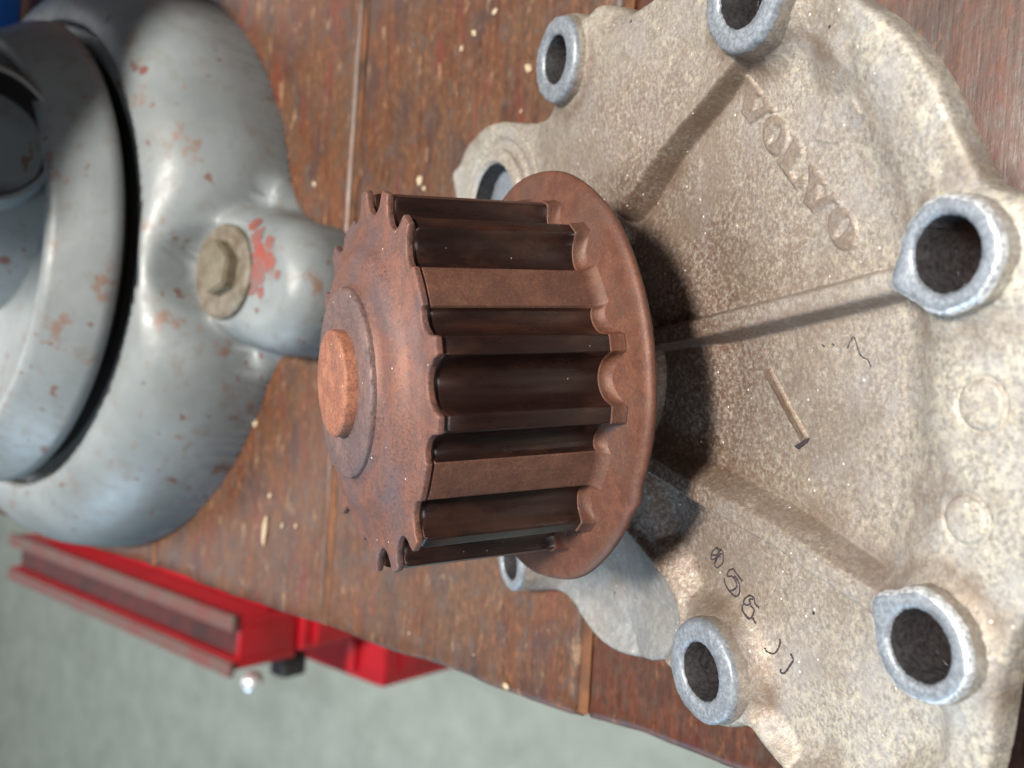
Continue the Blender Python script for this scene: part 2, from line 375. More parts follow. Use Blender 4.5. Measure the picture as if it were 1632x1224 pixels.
# ------------------------------------------------------------------ workbench: planks along X, joints every 100 mm
bench = thing('workbench', 'old stained wooden workbench top of wide planks carrying the pump and the vise', 'workbench')
WOODS = [m_wood(i) for i in range(5)]
joints = [-272.5, -172.5, -72.5, 27.2, 126.8, 225.2, 328.3, 428, 528, 628, 728, 828]
def plank(y0, y1, k):
    w_ = y1-y0; xs = np.concatenate([np.arange(-78, 210, 4.0), np.linspace(210, 700, 8)])
    # cross-section (y, z) from the lower front corner round over the top
    cs = [(0.0, -40), (0.0, -2.2), (0.35, -1.0), (1.1, -0.25), (2.4, 0)]+[(w_*f, 0) for f in np.linspace(0.05, 0.95, 26)]+[(w_-2.4, 0), (w_-1.1, -0.25), (w_-0.35, -1.0), (w_, -2.2), (w_, -40)]
    cs = np.array(cs); nx, nc = len(xs), len(cs)
    X = np.repeat(xs[:, None], nc, 1); Y = np.repeat(cs[None, :, 0]+y0, nx, 0); Z = np.repeat(cs[None, :, 1], nx, 0).copy()
    Z += np.where(Z > -1.5, vnoise(X*0.25, Y, 14, 3+k)*0.35-0.25, 0)
    Y += np.where((cs[None, :, 0] < 3) | (cs[None, :, 0] > w_-3), vnoise(X, Y*0+k*50, 14, 9+k)*0.55, 0)
    e = np.array([vnoise(np.array([y_]), np.array([0.0]), 22, 40, 3)[0]*1.2 for y_ in Y[0]])
    # worn, rounded front end
    rows = [(-40, 0.6), (-3.0, 0.0), (-1.2, 0.45), (-0.35, 1.3), (-0.05, 2.6)]
    V = []
    for z, dx in rows:
        V.append(np.stack([np.full(nc, -79.4)+dx+e, Y[0], np.minimum(Z[0], Z[0]*0+z) if z < -2 else Z[0]+z*(Z[0] > -2)], 1))
    for i in range(1, nx): V.append(np.stack([X[i], Y[i], Z[i]], 1))
    V = np.concatenate(V); n = len(V)//nc
    Fq = []
    for i in range(n-1):
        j = np.arange(nc-1); Fq.append(np.stack([i*nc+j, (i+1)*nc+j, (i+1)*nc+j+1, i*nc+j+1], 1))
    return mesh_np('plank', V, np.concatenate(Fq), WOODS[k % 5], bench)
for k in range(len(joints)-1):
    plank(joints[k]+1.1, joints[k+1]-1.1, k)
for k, y in enumerate(joints[1:-1]):
    xs = np.arange(-78.5, 400, 3.0); a = vnoise(xs, xs*0+k*9, 9, 5)*0.35
    V = np.concatenate([np.stack([xs, np.full(len(xs), y-1.5), -0.9+a], 1), np.stack([xs, np.full(len(xs), y+1.5), -0.9+a], 1), np.stack([xs, np.full(len(xs), y+1.5), a*0-20], 1)])
    n = len(xs); j = np.arange(n-1)
    mesh_np('joint_filler', V, np.concatenate([np.stack([j, j+1, n+j+1, n+j], 1), np.stack([n+j, n+j+1, 2*n+j+1, 2*n+j], 1)]), FILL, bench)

# ------------------------------------------------------------------ water pump frame
n_ = np.array([3059., -116, 1474]); n_ /= np.linalg.norm(n_)
C0 = np.array([(853.97-CX)/F_PX, (599.64-CY)/F_PX, 1])*173.6
W_ = -n_; U_ = np.array([0, -1., 0]); U_ -= U_.dot(W_)*W_; U_ /= np.linalg.norm(U_); V_ = np.cross(W_, U_)
def plate_at(x, y, h):
    r = ray(x, y); t = (n_.dot(C0)-h)/n_.dot(r); q = r*t-C0; return (float(q.dot(U_)), float(q.dot(V_)))
pm = np.eye(4); pm[:3, 0] = M @ U_; pm[:3, 1] = M @ V_; pm[:3, 2] = M @ W_; pm[:3, 3] = world(C0)*MM
pump = thing('water_pump', 'cast aluminium engine water pump with rusty toothed pulley lying tilted on the planks', 'water pump', Matrix(pm.tolist()))

# ---- pulley
TH0 = math.radians(1.0)                                     # tooth phase
TEETH = [-170, -150, -130, -90, -70, -50, -10, 10, 50, 70, 90, 130, 150, 170]
RT = 32.6
def prof_r(th, grow=0.0, valley=4.3):
    """th: degrees; theta 0 = towards -V, +90 = towards -U.  returns radius and a flag (0 tooth/scallop, 1 flat)"""
    th = (th+180) % 360-180
    ds = [((th-a+180) % 360-180) for a in TEETH]
    lo = max([d for d in ds if d <= 0], default=-360)       # tooth ahead
    hi = min([d for d in ds if d > 0], default=360)         # tooth behind
    ahead, behind = -lo, hi                                  # distances to next and previous tooth centre
    hw, gw = 2.7, 7.3
    if behind <= hw or ahead <= hw: return RT+grow, 0
    gap = ahead+behind
    def ell(f): return valley*math.sqrt(max(0, 1-f*f))
    if gap < 25:
        f = (behind-10)/gw; return RT+grow-ell(f)**1.0, 0
    for d in (behind, ahead):
        if d < 10: return RT+grow-ell((d-10)/gw), 0
        if d < 12.6: return RT+grow-valley+max(0, (d-10)/2.6)**2*0.45, 0
        if d < 13.2: return RT+grow-valley+0.45+0.65*(d-12.6)/0.6, 0
    return RT+grow-valley+1.1, 1
NT_ = 1440
TD = np.arange(NT_)*360/NT_-180
RR = np.array([prof_r(t) for t in TD]); FLAG = RR[:, 1].astype(int)
ker = np.array([1, 2, 3, 2, 1.]); ker /= ker.sum()
R0 = np.convolve(np.concatenate([RR[-2:, 0], RR[:, 0], RR[:2, 0]]), ker, 'valid')
rad = np.radians(TD)+TH0
def ring(rr, h): return np.stack([-rr*np.sin(rad), -rr*np.cos(rad), np.full(NT_, float(h))], 1)
def loft(name, rings, mats, parent, midx=None, fsharp=None):
    V = np.concatenate(rings); j = np.arange(NT_); j2 = (j+1) % NT_; Fq = []; mi = []
    for i in range(len(rings)-1):
        Fq.append(np.stack([i*NT_+j, (i+1)*NT_+j, (i+1)*NT_+j2, i*NT_+j2], 1))
        mi.append(np.zeros(NT_, int) if midx is None else midx(i))
    o = mesh_np(name, V, np.concatenate(Fq), mats, parent, np.concatenate(mi))
    sharp(o, 50); return o
pulley = None
# body: z levels; dark burnished band between 5.2 and 31
levels = [(0.9, 2.6, 0), (1.3, 1.6, 0), (1.8, 0.8, 0), (2.4, 0.3, 0), (2.9, 0.08, 0), (3.3, 0.0, 0), (3.4, -0.30, 1), (6.5, -0.32, 1), (12, -.32, 1), (18, -.32, 1), (24, -.32, 1), (30.2, -.32, 1), (30.8, -.6, 1), (31.2, -1.0, 0)]
rings = []; band = []
for z, gr, dk in levels:
    rr = R0+np.where(FLAG == 1, np.where(dk == 1, 0.0, gr), gr)
    if z < 3: rr = R0+gr*np.clip((RT+0.4-R0)/4.3, 0.12, 1)
    rings.append(ring(rr, z)); band.append(dk)
pulley = loft('pulley', rings, [RUST_FL, TOOTH, RUST_FLAT], pump,
              lambda i: np.where(FLAG == 1, 2, 1 if (band[i] and band[i+1]) else 0))
# flange disc
def fmod(rr, th, h):
    a = math.radians(-90-32)                                 # a small nick that stands proud on the rim
    d = (th-a+math.pi) % (2*math.pi)-math.pi
    return rr+np.where(rr > 35.0, 0.75*np.exp(-(d/0.05)**2)+0.10*np.sin(th*7+1)+0.06*np.sin(th*13), 0)
lathe('flange', [(20, -1.8), (36.3, -1.8), (37.3, -1.5), (37.8, -0.8), (37.6, -0.2), (37.0, 0.25), (36.0, 0.45), (34.8, 0.45), (33.2, 0.7), (31.5, 1.1), (29.8, 1.5), (28.6, 1.7), (24, 1.8)], RUST_FL, pulley, n=240, rmod=fmod, sh=60)
# end face: stamped disc with the tooth outline
ef = []
ratio = [0.62, 0.66, 0.70, 0.74, 0.78]
circ = [(8.6, 35.9), (15.0, 36.1), (16.2, 36.2), (16.9, 35.3), (17.8, 35.15), (20.6, 35.25), (21.6, 35.0), (22.6, 34.3), (23.3, 33.6), (24, 33.1)]
rE = R0+0.12; er = rE.min()
for r, h in circ: ef.append(ring(np.full(NT_, r)+(0.12*np.sin(rad*3+1) if r > 17 else 0), h))
for f, h in [(0.0, 32.6), (0.06, 32.5), (0.5, 32.42), (0.93, 32.35), (0.985, 32.22)]:
    ef.append(ring(26.6+(rE-26.6)*f, h))
ef.append(ring(rE, 31.95)); ef.append(ring(rE-0.02, 31.35)); ef.append(ring(rE-0.5, 31.1)); ef.append(ring(np.full(NT_, 24), 31.1))
loft('end_face', [e for e in ef][::-1], RUST_TOP, pulley)
lathe('collar', [(8.8, 37.0), (12, 37.15), (15.7, 37.2), (16.15, 37.0), (16.3, 36.5), (16.3, 35.8)], RUST_COL, pulley, n=120, jit=0.02, sh=50)
lathe('shaft_end', [(9.05, 36.0), (9.15, 38.6), (8.95, 39.05), (8.5, 39.2), (5, 39.28), (0, 39.3)], RUST_SHAFT, pulley, n=120, jit=0.02, sh=50)
# ---- hub below the pulley
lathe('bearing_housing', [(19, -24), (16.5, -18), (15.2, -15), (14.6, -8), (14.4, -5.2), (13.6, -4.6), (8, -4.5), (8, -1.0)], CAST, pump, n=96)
# ---- cover plate height field
BOSS = [dict(c=plate_at(1505, 405, -14), top=-14.0, ro=6.9, rb=4.65), dict(c=plate_at(1462, 1031, -14), top=-14.0, ro=6.9, rb=4.6),
        dict(c=plate_at(1114, 1071, -14), top=-14.0, ro=8.5, rb=4.9), dict(c=plate_at(883, 95, -14), top=-14.0, ro=8.5, rb=4.9),
        dict(c=plate_at(1180, -12, -14), top=-14.0, ro=8.6, rb=5.2), dict(c=plate_at(811, 897, -16), top=-16.0, ro=6.6, rb=4.2)]
PORT = dict(c=plate_at(786, 345, -17), ro=16.5, rb=12.8, top=-16.6)
P18 = lambda l, h=-18: [plate_at(x, y, h) for x, y in l]
outline = (P18([(1025, 0), (1000, 18), (985, 12), (954, 6), (933, 29), (896, 28)]) + P18([(905, 130), (890, 160), (872, 186), (862, 191), (835, 196)])
    + P18([(783, 196), (746, 227), (731, 260), (718, 280), (716, 310)], -20)
    + [(40, 88), (20, 78), (0, 62), (-25, 56), (-42, 58), (-50, 50)] + [(-53, 41), (-56, 34), (-59.5, 24), (-60, 12), (-57.5, 0)]
    + P18([(1066, 1058), (1080, 1100), (1115, 1135), (1151, 1152), (1191, 1157), (1209, 1184), (1241, 1224)])
    + [(-66, -52), (-66, -64), (-58, -75)] + P18([(1573, 1224), (1600, 1071), (1632, 990)])
    + [(-24, -89), (-14, -93), (0, -94), (10, -93), (17, -90)] + P18([(1650, 311), (1615, 306), (1592, 294), (1564, 245), (1541, 196), (1518, 144), (1476, 78), (1427, 29), (1384, 0)], -20.5)
    + [(55, -59), (62, -54), (67.5, -47), (68.5, -38), (66.5, -30)] + P18([(1060, -25)]))
outline = spline(outline, 4)
def sd_plate(X, Y):
    s = sd_poly(outline, X, Y)+vnoise(X, Y, 3.0, 77, 2)*0.12
    for b in BOSS: s = smax(s, b['ro']+0.9-np.hypot(X-b['c'][0], Y-b['c'][1]), 1.5)
    cut = 1e3
    for b in BOSS: cut = np.minimum(cut, np.hypot(X-b['c'][0], Y-b['c'][1])-(b['ro']-1.0))
    cut = np.minimum(cut, np.hypot(X-PORT['c'][0], Y-PORT['c'][1])-(PORT['ro']-1.0))
    return np.minimum(s, cut)
ribA = P18([(1000, 330), (1060, 235), (1130, 150), (1195, 68)], -18)
ribB = P18([(1040, 545), (1240, 497), (1420, 450)], -18)
ribC = P18([(1040, 727), (1130, 783), (1250, 853), (1410, 962)], -18)
arcp = P18([(1465, 510), (1488, 612), (1457, 767)], -19.5)
def rline(P, X, Y):
    d = np.full(X.shape, 1e9); t_ = np.zeros(X.shape)
    for i in range(len(P)-1):
        dd, t = sd_seg(P[i], P[i+1], X, Y); t_ = np.where(dd < d, (i+t)/(len(P)-1), t_); d = np.minimum(d, dd)
    return d, t_
panel = [ribA[0], ribA[1], ribA[2], ribA[3], (50, -46)]+[(71.5*math.sin(math.radians(a)), -71.5*math.cos(math.radians(a))) for a in range(40, -30, -5)]+[ribC[3], ribC[2], ribC[1], ribC[0], (0, 0), (20, 0)]
panel_w = [ribA[0], ribA[1], ribA[2], ribA[3], (70, -85), (20, -110), (-45, -105), ribC[3], ribC[2], ribC[1], ribC[0], (0, 0), (20, 0)]
lobe = P18([(985, 800), (1006, 852), (1036, 892), (1061, 922), (1081, 962), (1088, 995), (1075, 1040), (1040, 1075)])+[(-75, -10), (-75, 60), (-30, 70), (-22, 20), (-24, 0)]
lowp = [ribC[0], ribC[1], ribC[2], ribC[3], (-38, -76), (-50, -74), (-60, -62), (-62, -45)]+P18([(1195, 1130), (1180, 1040), (1150, 985), (1100, 960), (1075, 900), (1050, 860)], -19)
def h_plate(X, Y):
    r = np.hypot(X, Y)
    H = np.full(X.shape, -18.0)
    # sector panel sunk between the ribs
    sp = sd_poly(panel_w, X, Y)
    H -= 2.9*sstep(-0.6, 1.1+2.7*np.clip((60-r)/32, 0, 1), sp)*sstep(76.5, 66.5, r+1.6*vnoise(X, Y, 12, 51, 2))
    sl = sd_poly(lowp, X, Y); H -= 2.8*sstep(-0.5, 4.0, sl)
    # rise towards the bearing housing
    H += 3.0*sstep(34, 20, r)
    # ribs
    d, t = rline(ribB, X, Y); H = smax(H, -15.3-2.0*t-3.2*np.clip(d-1.35, 0, 9)**1.2, 0.3)
    d, t = rline(ribC, X, Y); H = smax(H, -14.9-1.7*t-1.7*np.clip(d-1.5, 0, 9)**1.2, 0.35)
    d, t = rline(ribA, X, Y); H = smax(H, -15.9-0.9*t-(1.3+2.4*t)*np.clip(d-0.9, 0, 9)**1.25, 0.4)
    # rim band valley (upper right) and pads
    rim = np.abs(r-74.5); ang = np.degrees(np.arctan2(X, -Y))
    m = sstep(3, 12, ang)*sstep(52, 44, ang)
    H -= 0.35*np.exp(-(rim/3.0)**2)*m
    H += 1.0*np.exp(-(np.hypot(X-43.5, Y+56)/4.0)**4)
    pad = sd_poly(P18([(1297, 225), (1315, 160), (1362, 157), (1379, 182), (1334, 229)], -20.5), X, Y); H += 0.35*sstep(-0.25, 0.25, pad)
    # ejector pin marks
    for (px, py, rr) in ((1540, 828, 3.1), (1563, 645, 3.2)):
        c = plate_at(px, py, -18); d = np.hypot(X-c[0], Y-c[1])
        H += 0.30*sstep(rr+0.1, rr-0.1, d)-0.5*np.exp(-((d-rr)/0.28)**2)
    # the outlet side rolls down towards the bench
    slb = sd_poly(lobe, X, Y)
    H -= 3.2*sstep(-0.3, 3.0, slb)+6.5*sstep(1.5, 24, slb)
    H += 1.0*np.exp(-((slb+1.2)/1.3)**2)
    # hump between hub and port (upper left)
    H += 1.4*np.exp(-((X-52)/16)**2-((Y+1)/16)**2)
    # shoulder that carries boss 1 and the top ear
    H -= 1.6*sstep(62, 70, X)*sstep(6, -4, Y)
    H -= 2.0*sstep(20, 60, Y)*sstep(30, 40, X)
    d = np.hypot(X-PORT['c'][0], Y-PORT['c'][1]); H = np.where(d < 22, smax(H, -18.2-0*d, 0.5), H); H -= 0.8*np.exp(-((d-18.2)/0.8)**2)
    for b in BOSS:
        d = np.hypot(X-b['c'][0], Y-b['c'][1])-b['ro']
        H += (b['top']-2.6-H)*np.exp(-np.clip(d, 0, 50)/1.6)
    # cast lettering VOLVO and the figure one, in relief
    for P in LET: H += local(P, X, Y, 0.42)
    for O, I in LETH: H += local(O, X, Y, 0.42, I)
    H += vnoise(X, Y, 5, 11, 3)*0.09+vnoise(X, Y, 0.9, 12, 3)*0.06
    H += vnoise(X, Y, 16, 14, 2)*0.35
    return H
def local(P, X, Y, lift, inner=None):
    P = np.asarray(P); m = (X > P[:, 0].min()-1) & (X < P[:, 0].max()+1) & (Y > P[:, 1].min()-1) & (Y < P[:, 1].max()+1)
    out = np.zeros(X.shape)
    if m.any():
        d = sd_poly(P, X[m], Y[m])
        if inner is not None: d = np.minimum(d, -sd_poly(inner, X[m], Y[m]))
        out[m] = lift*sstep(-0.16, 0.12, d)
    return out
def hit(px, py):
    return plate_at(px, py, -20.45)
def L4(l): return [hit(1150+x/3.4, 60+y/3.4) for x, y in l]
def oval(cx, cy, rx, ry, rot, n=28):
    c, s = math.cos(rot), math.sin(rot)
    return [(cx+rx*math.cos(a)*c-ry*math.sin(a)*s, cy+rx*math.cos(a)*s+ry*math.sin(a)*c) for a in np.linspace(0, 2*np.pi, n, endpoint=False)]
LET = [L4([(140, 200), (165, 215), (215, 300), (208, 316), (190, 318), (170, 395), (225, 370), (222, 340), (232, 322), (284, 393), (270, 406), (243, 400), (150, 467), (106, 403), (128, 300)]),
       L4([(393, 540), (416, 562), (440, 605), (428, 640), (370, 728), (398, 778), (428, 748), (445, 745), (454, 768), (405, 833), (293, 665), (345, 618)]),
       L4([(470, 690), (500, 700), (560, 785), (548, 800), (525, 795), (508, 882), (590, 848), (592, 835), (604, 838), (637, 890), (625, 905), (600, 884), (487, 952), (435, 888), (465, 800)]),
       [hit(x, y) for x, y in ((1215, 592), (1227, 588), (1284, 697), (1275, 703))]]
LETH = [(L4(oval(287, 529, 68, 109, -0.12)), L4(oval(286, 527, 19, 58, 0.50))), (L4(oval(647, 1036, 76, 118, -0.22)), L4(oval(650, 1028, 24, 64, 0.55)))]
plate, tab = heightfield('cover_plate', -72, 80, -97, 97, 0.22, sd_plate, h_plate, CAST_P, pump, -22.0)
HS = sampler(tab)
co = np.empty(len(plate.data.vertices)*3, np.float32); plate.data.vertices.foreach_get('co', co); co = co.reshape(-1, 3)/MM
PX, PY = co[:, 0].astype(float), co[:, 1].astype(float)
dirt_shade = np.zeros(len(PX))
for P in LET[:3]: dirt_shade = np.maximum(dirt_shade, local(P, PX, PY, 0.55))
dirt_shade = np.maximum(dirt_shade, local(LET[3], PX, PY, 1.3))
for O, I in LETH: dirt_shade = np.maximum(dirt_shade, local(O, PX, PY, 0.55, I))
d, t_ = rline(ribA, PX, PY); inside = sstep(0, 1.5, sd_poly(panel, PX, PY)); wA = 0.7+2.6*(1-t_); dirt_shade = np.maximum(dirt_shade, 0.9*np.exp(-((d-0.6-wA*0.7)/wA)**2)*sstep(0.3, 1.2, d)*inside*(0.6+0.5*vnoise(PX, PY, 6, 61)))  # grime beside rib A, tapered to paint its steep shaded side too
d, t_ = rline(ribC, PX, PY); dirt_shade = np.maximum(dirt_shade, 0.8*np.exp(-((d-3.4)/2.2)**2)*inside*(0.6+0.5*vnoise(PX, PY, 6, 62)))
d, t_ = rline(ribB, PX, PY); dirt_shade = np.maximum(dirt_shade, 0.8*np.exp(-((d-2.0)/1.1)**2)*sstep(0.2, -0.4, PX-(ribB[1][0]+(PY-ribB[1][1])*(ribB[2][0]-ribB[1][0])/(ribB[2][1]-ribB[1][1]))))  # shadow below rib B painted as a brown band on one side
rr_ = np.hypot(PX, PY); dirt_shade = np.maximum(dirt_shade, 0.7*np.exp(-((rr_-71.5)/1.9)**2)*sstep(-0.5, 0.5, sd_poly(panel, PX, PY)+1.5)*(0.45+0.9*vnoise(PX, PY, 9, 63)))
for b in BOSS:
    d = np.hypot(PX-b['c'][0], PY-b['c'][1])-b['ro']; dirt_shade = np.maximum(dirt_shade, 0.9*np.exp(-((d-2.2)/1.7)**2)*np.clip(0.5+1.1*vnoise(PX, PY, 6, 64), 0, 1))
bare = 0.85*sstep(-0.3, 2.0, sd_poly(lobe, PX, PY))*(0.75+0.5*vnoise(PX, PY, 9, 71))
for nm, arr in (('dirt_shade', dirt_shade), ('bare', bare)):
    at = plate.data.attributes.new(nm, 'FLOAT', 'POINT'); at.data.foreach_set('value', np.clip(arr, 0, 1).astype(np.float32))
# closed underside and impeller housing, what the tilted pump rests on
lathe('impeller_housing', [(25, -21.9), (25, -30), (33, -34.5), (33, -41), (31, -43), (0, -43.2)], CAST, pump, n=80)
bm = bmesh.new(); vs_ = [bm.verts.new(((max(p[0], -27) if p[1] > -19 else p[0])*MM*0.992, p[1]*MM*0.992, -21.8*MM)) for p in outline]
for i, v in enumerate(vs_): bm.edges.new((v, vs_[(i+1) % len(vs_)]))
for b in BOSS[:5]:
    cv = [bm.verts.new(((b['c'][0]+(b['rb'])*math.cos(a))*MM, (b['c'][1]+(b['rb'])*math.sin(a))*MM, -21.8*MM)) for a in np.linspace(0, 2*np.pi, 96, endpoint=False)]
    for i in range(96): bm.edges.new((cv[i], cv[(i+1) % 96]))
bmesh.ops.triangle_fill(bm, use_beauty=True, edges=bm.edges[:])
me = bpy.data.meshes.new('gasket_face'); bm.to_mesh(me); bm.free(); me.materials.append(FACE)
link(bpy.data.objects.new('gasket_face', me), pump)
for bi, b in enumerate(BOSS):
    rb, ro = b['rb'], b['ro']; near = b['top'] > -15
    def bmod(rr, th, h, bi=bi, b=b, ro=ro, rb=rb):
        wob = 0.10*np.sin(th*3+bi)+0.07*np.sin(th*7+bi*2)+0.04*np.sin(th*17+bi)
        if rr[0] < rb+1.0: return rr+wob*0.25
        if bi < 2:                                          # cast beak where the rib runs in
            a = math.atan2(-b['c'][1], -b['c'][0])+(0.15 if bi == 0 else -0.1); d = (th-a+math.pi) % (2*math.pi)-math.pi
            wob = wob+1.7*np.exp(-(d/0.30)**2)
        return rr+wob
    zb = -26.6-b['top']
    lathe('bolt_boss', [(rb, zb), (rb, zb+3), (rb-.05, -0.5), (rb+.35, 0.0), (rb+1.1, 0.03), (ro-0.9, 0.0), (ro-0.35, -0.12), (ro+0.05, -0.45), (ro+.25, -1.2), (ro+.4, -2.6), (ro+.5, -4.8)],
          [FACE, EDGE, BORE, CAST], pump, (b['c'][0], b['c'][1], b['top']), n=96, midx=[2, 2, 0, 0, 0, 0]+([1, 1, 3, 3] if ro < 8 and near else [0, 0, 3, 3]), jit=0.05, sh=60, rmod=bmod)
b = PORT
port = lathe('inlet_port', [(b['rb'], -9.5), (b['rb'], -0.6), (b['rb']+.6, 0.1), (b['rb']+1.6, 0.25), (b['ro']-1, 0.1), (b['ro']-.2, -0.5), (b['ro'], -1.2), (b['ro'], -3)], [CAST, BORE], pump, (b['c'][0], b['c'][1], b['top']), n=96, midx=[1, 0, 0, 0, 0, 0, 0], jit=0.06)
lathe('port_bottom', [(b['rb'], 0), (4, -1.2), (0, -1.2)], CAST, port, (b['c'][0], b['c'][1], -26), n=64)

# ---- writing: raised letters VOLVO, polygons on the sunk panel
def relief(name, polys, mat, lift=0.24, holes=()):
    """polys: list of outlines in uv; holes: list of (outer, inner) rings"""
    bm = bmesh.new()
    for P in polys:
        P = [np.array(p) for p in P]
        c = np.mean(P, axis=0)
        top = [bm.verts.new((p[0]*MM, p[1]*MM, (HS(*p)+lift)*MM)) for p in P]
        bot = [bm.verts.new(((p[0]+(p[0]-c[0])*0.04)*MM, (p[1]+(p[1]-c[1])*0.04)*MM, (HS(*p)-0.4)*MM)) for p in P]
        bm.faces.new(top)
        for i in range(len(P)): bm.faces.new((top[i], bot[i], bot[(i+1) % len(P)], top[(i+1) % len(P)]))
    for O, I in holes:
        n = len(O)
        vo = [bm.verts.new((p[0]*MM, p[1]*MM, (HS(*p)+lift)*MM)) for p in O]; vi = [bm.verts.new((p[0]*MM, p[1]*MM, (HS(*p)+lift)*MM)) for p in I]
        bo = [bm.verts.new((p[0]*MM, p[1]*MM, (HS(*p)-0.4)*MM)) for p in O]; bi = [bm.verts.new((p[0]*MM, p[1]*MM, (HS(*p)-0.4)*MM)) for p in I]
        for i in range(n):
            j = (i+1) % n
            bm.faces.new((vo[i], vo[j], vi[j], vi[i])); bm.faces.new((vo[i], bo[i], bo[j], vo[j])); bm.faces.new((vi[i], vi[j], bi[j], bi[i]))
    bmesh.ops.recalc_face_normals(bm, faces=bm.faces)
    me = bpy.data.meshes.new(name); bm.to_mesh(me); bm.free(); me.materials.append(mat)
    return link(bpy.data.objects.new(name, me), pump)
def hit(px, py):
    h = -20.0
    for _ in range(4): h = HS(*plate_at(px, py, h))
    return plate_at(px, py, h)
Lp = lambda l: [hit(x, y) for x, y in l]
relief('numeral_foot', [Lp([(1268, 711), (1285, 700), (1291, 698), (1288, 705), (1274, 716)])], GRIME, 0.3)
# stamped number strokes (grime filled)
def stroke(name, lines, mat=GRIME, wd=0.13, org=(1090, 840), sc=4.708, hz=-20.2):
    V = []; Fq = []
    for ln in lines:
        P = spline([hit(org[0]+x/sc, org[1]+y/sc) for x, y in ln], 4, False)
        T = np.gradient(P, axis=0); T /= (np.linalg.norm(T, axis=1)[:, None]+1e-9); N = np.stack([-T[:, 1], T[:, 0]], 1)
        b0 = len(V)
        for i, p in enumerate(P):
            ww = wd*(0.65+0.5*math.sin(i*1.7)**2); z = HS(*p)
            for sgn, dz in ((-1, -0.15), (-0.6, 0.08), (0.6, 0.08), (1, -0.15)): V.append((p[0]+N[i, 0]*ww*sgn, p[1]+N[i, 1]*ww*sgn, z+dz))
        for i in range(len(P)-1):
            for q in range(3): Fq.append((b0+i*4+q, b0+i*4+q+1, b0+i*4+q+5, b0+i*4+q+4))
    return mesh_np(name, V, np.array(Fq), mat, pump)
stroke('stamped_numeral', [[(250, 150), (215, 185), (205, 240), (235, 235), (262, 190), (285, 165)], [(240, 160), (290, 180), (295, 230), (290, 270), (255, 305), (232, 285), (238, 245), (275, 215)], [(255, 150), (262, 200), (235, 270)], [(208, 215), (290, 200)]], wd=0.2)
stroke('stamped_numeral', [[(370, 310), (395, 350), (440, 405)], [(372, 312), (335, 330), (328, 370), (360, 368), (385, 395), (400, 440), (375, 470), (345, 480)], [(305, 385), (312, 430), (345, 485), (385, 520), (412, 505), (420, 460), (410, 410), (380, 365)]], wd=0.23)
stroke('stamped_numeral', [[(490, 510), (525, 530), (535, 575), (565, 605)], [(492, 512), (455, 540), (450, 575), (480, 585), (500, 570), (490, 545), (520, 540)], [(440, 580), (440, 620), (465, 665), (490, 690), (515, 665), (525, 620), (500, 590)], [(515, 680), (540, 725)]], wd=0.23)
stroke('stamped_numeral', [[(608, 905), (625, 935), (670, 950), (705, 920), (722, 870), (720, 840)]], wd=0.23)
stroke('stamped_numeral', [[(800, 950), (820, 995), (795, 1040), (755, 1095), (725, 1085), (730, 1065)]], wd=0.25)
# casting flaw: a fine crack in the panel
stroke('surface_crack', [[(905, 455), (930, 405), (945, 440), (955, 470), (970, 490), (990, 500), (1003, 530)], [(955, 470), (960, 485)]], wd=0.12, org=(1000, 380), sc=2.582, hz=-20.4)
stroke('surface_crack', [[(800, 435), (812, 447)], [(843, 433), (852, 442)]], wd=0.16, org=(1000, 380), sc=2.582, hz=-20.4)

# ------------------------------------------------------------------ vise
VC = np.array([36.2, 365.0])
vise = thing('bench_vise', 'heavy grey painted bench vise on round swivel base with chipped paint', 'vise', Matrix.Translation((VC[0]*MM, VC[1]*MM, 0)))
LUGA, LUGB = (-4, -92), (-11, -128)
def sd_vise(X, Y):
    s = 111.2-np.hypot(X, Y)
    d, _ = sd_seg(LUGA, LUGB, X, Y)
    return smax(s, 21.0-d, 16)
def h_vise(X, Y):
    r = np.hypot(X, Y)
    notch = 15*np.exp(-((X+6)/21.0)**2)*(Y < 0)
    d1 = np.clip((111.2-notch-r)/(27.0-notch), 0, 1)
    h1 = 6+33.5*np.sqrt(np.clip(1-(1-d1)**2.1, 0, 1))
    h1 = np.where(111.2-r < 0, 6+(111.2-r)*2.5, h1)
    d, t = sd_seg(LUGA, LUGB, X, Y)
    q = np.clip((22.5-d)/12, 0, 1); h2 = 6+17.0*np.sqrt(np.clip(1-(1-q)**2, 0, 1)); h2 = np.where(d > 22.5, 6-(d-22.5)*2.5, h2)
    H = smax(h1, h2, 7)
    dw = np.hypot(X+7, Y+107); wq = sstep(17.5, 15, dw)*sstep(86, 92, r)
    H = np.where(sd_vise(X, Y) > 0, H*(1-wq)+20.8*wq, H)
    H = np.maximum(H, 1.0)
    H += vnoise(X, Y, 22, 31, 3)*0.5
    return np.where(r < 86, np.minimum(H, 36), H)
vb, vtab = heightfield('swivel_base', -112, 112, -153, 112, 1.0, sd_vise, h_vise, PAINT, vise, 0.05, round_r=3.0)
VS = sampler(vtab)
bc = np.array([-7.0, -107.0])
lathe('washer', [(15.0, -0.8), (15.0, 0.8), (14.3, 1.5), (8, 1.6), (6, 1.6)], DIRTYWASH, vise, (bc[0], bc[1], 21.6), n=64)
bm = bmesh.new(); bmesh.ops.create_cone(bm, cap_ends=True, segments=6, radius1=8.8, radius2=8.8, depth=5.0)
bmesh.ops.bevel(bm, geom=bm.edges[:], offset=0.7, segments=2, affect='EDGES')
for v in bm.verts: v.co *= MM
me = bpy.data.meshes.new('bolt_head'); bm.to_mesh(me); bm.free(); me.materials.append(STEEL)
o = link(bpy.data.objects.new('bolt_head', me), vise); o.location = ((bc[0]+.8)*MM, (bc[1]-1.5)*MM, 24.8*MM); o.rotation_euler = (0, 0, 0.35)
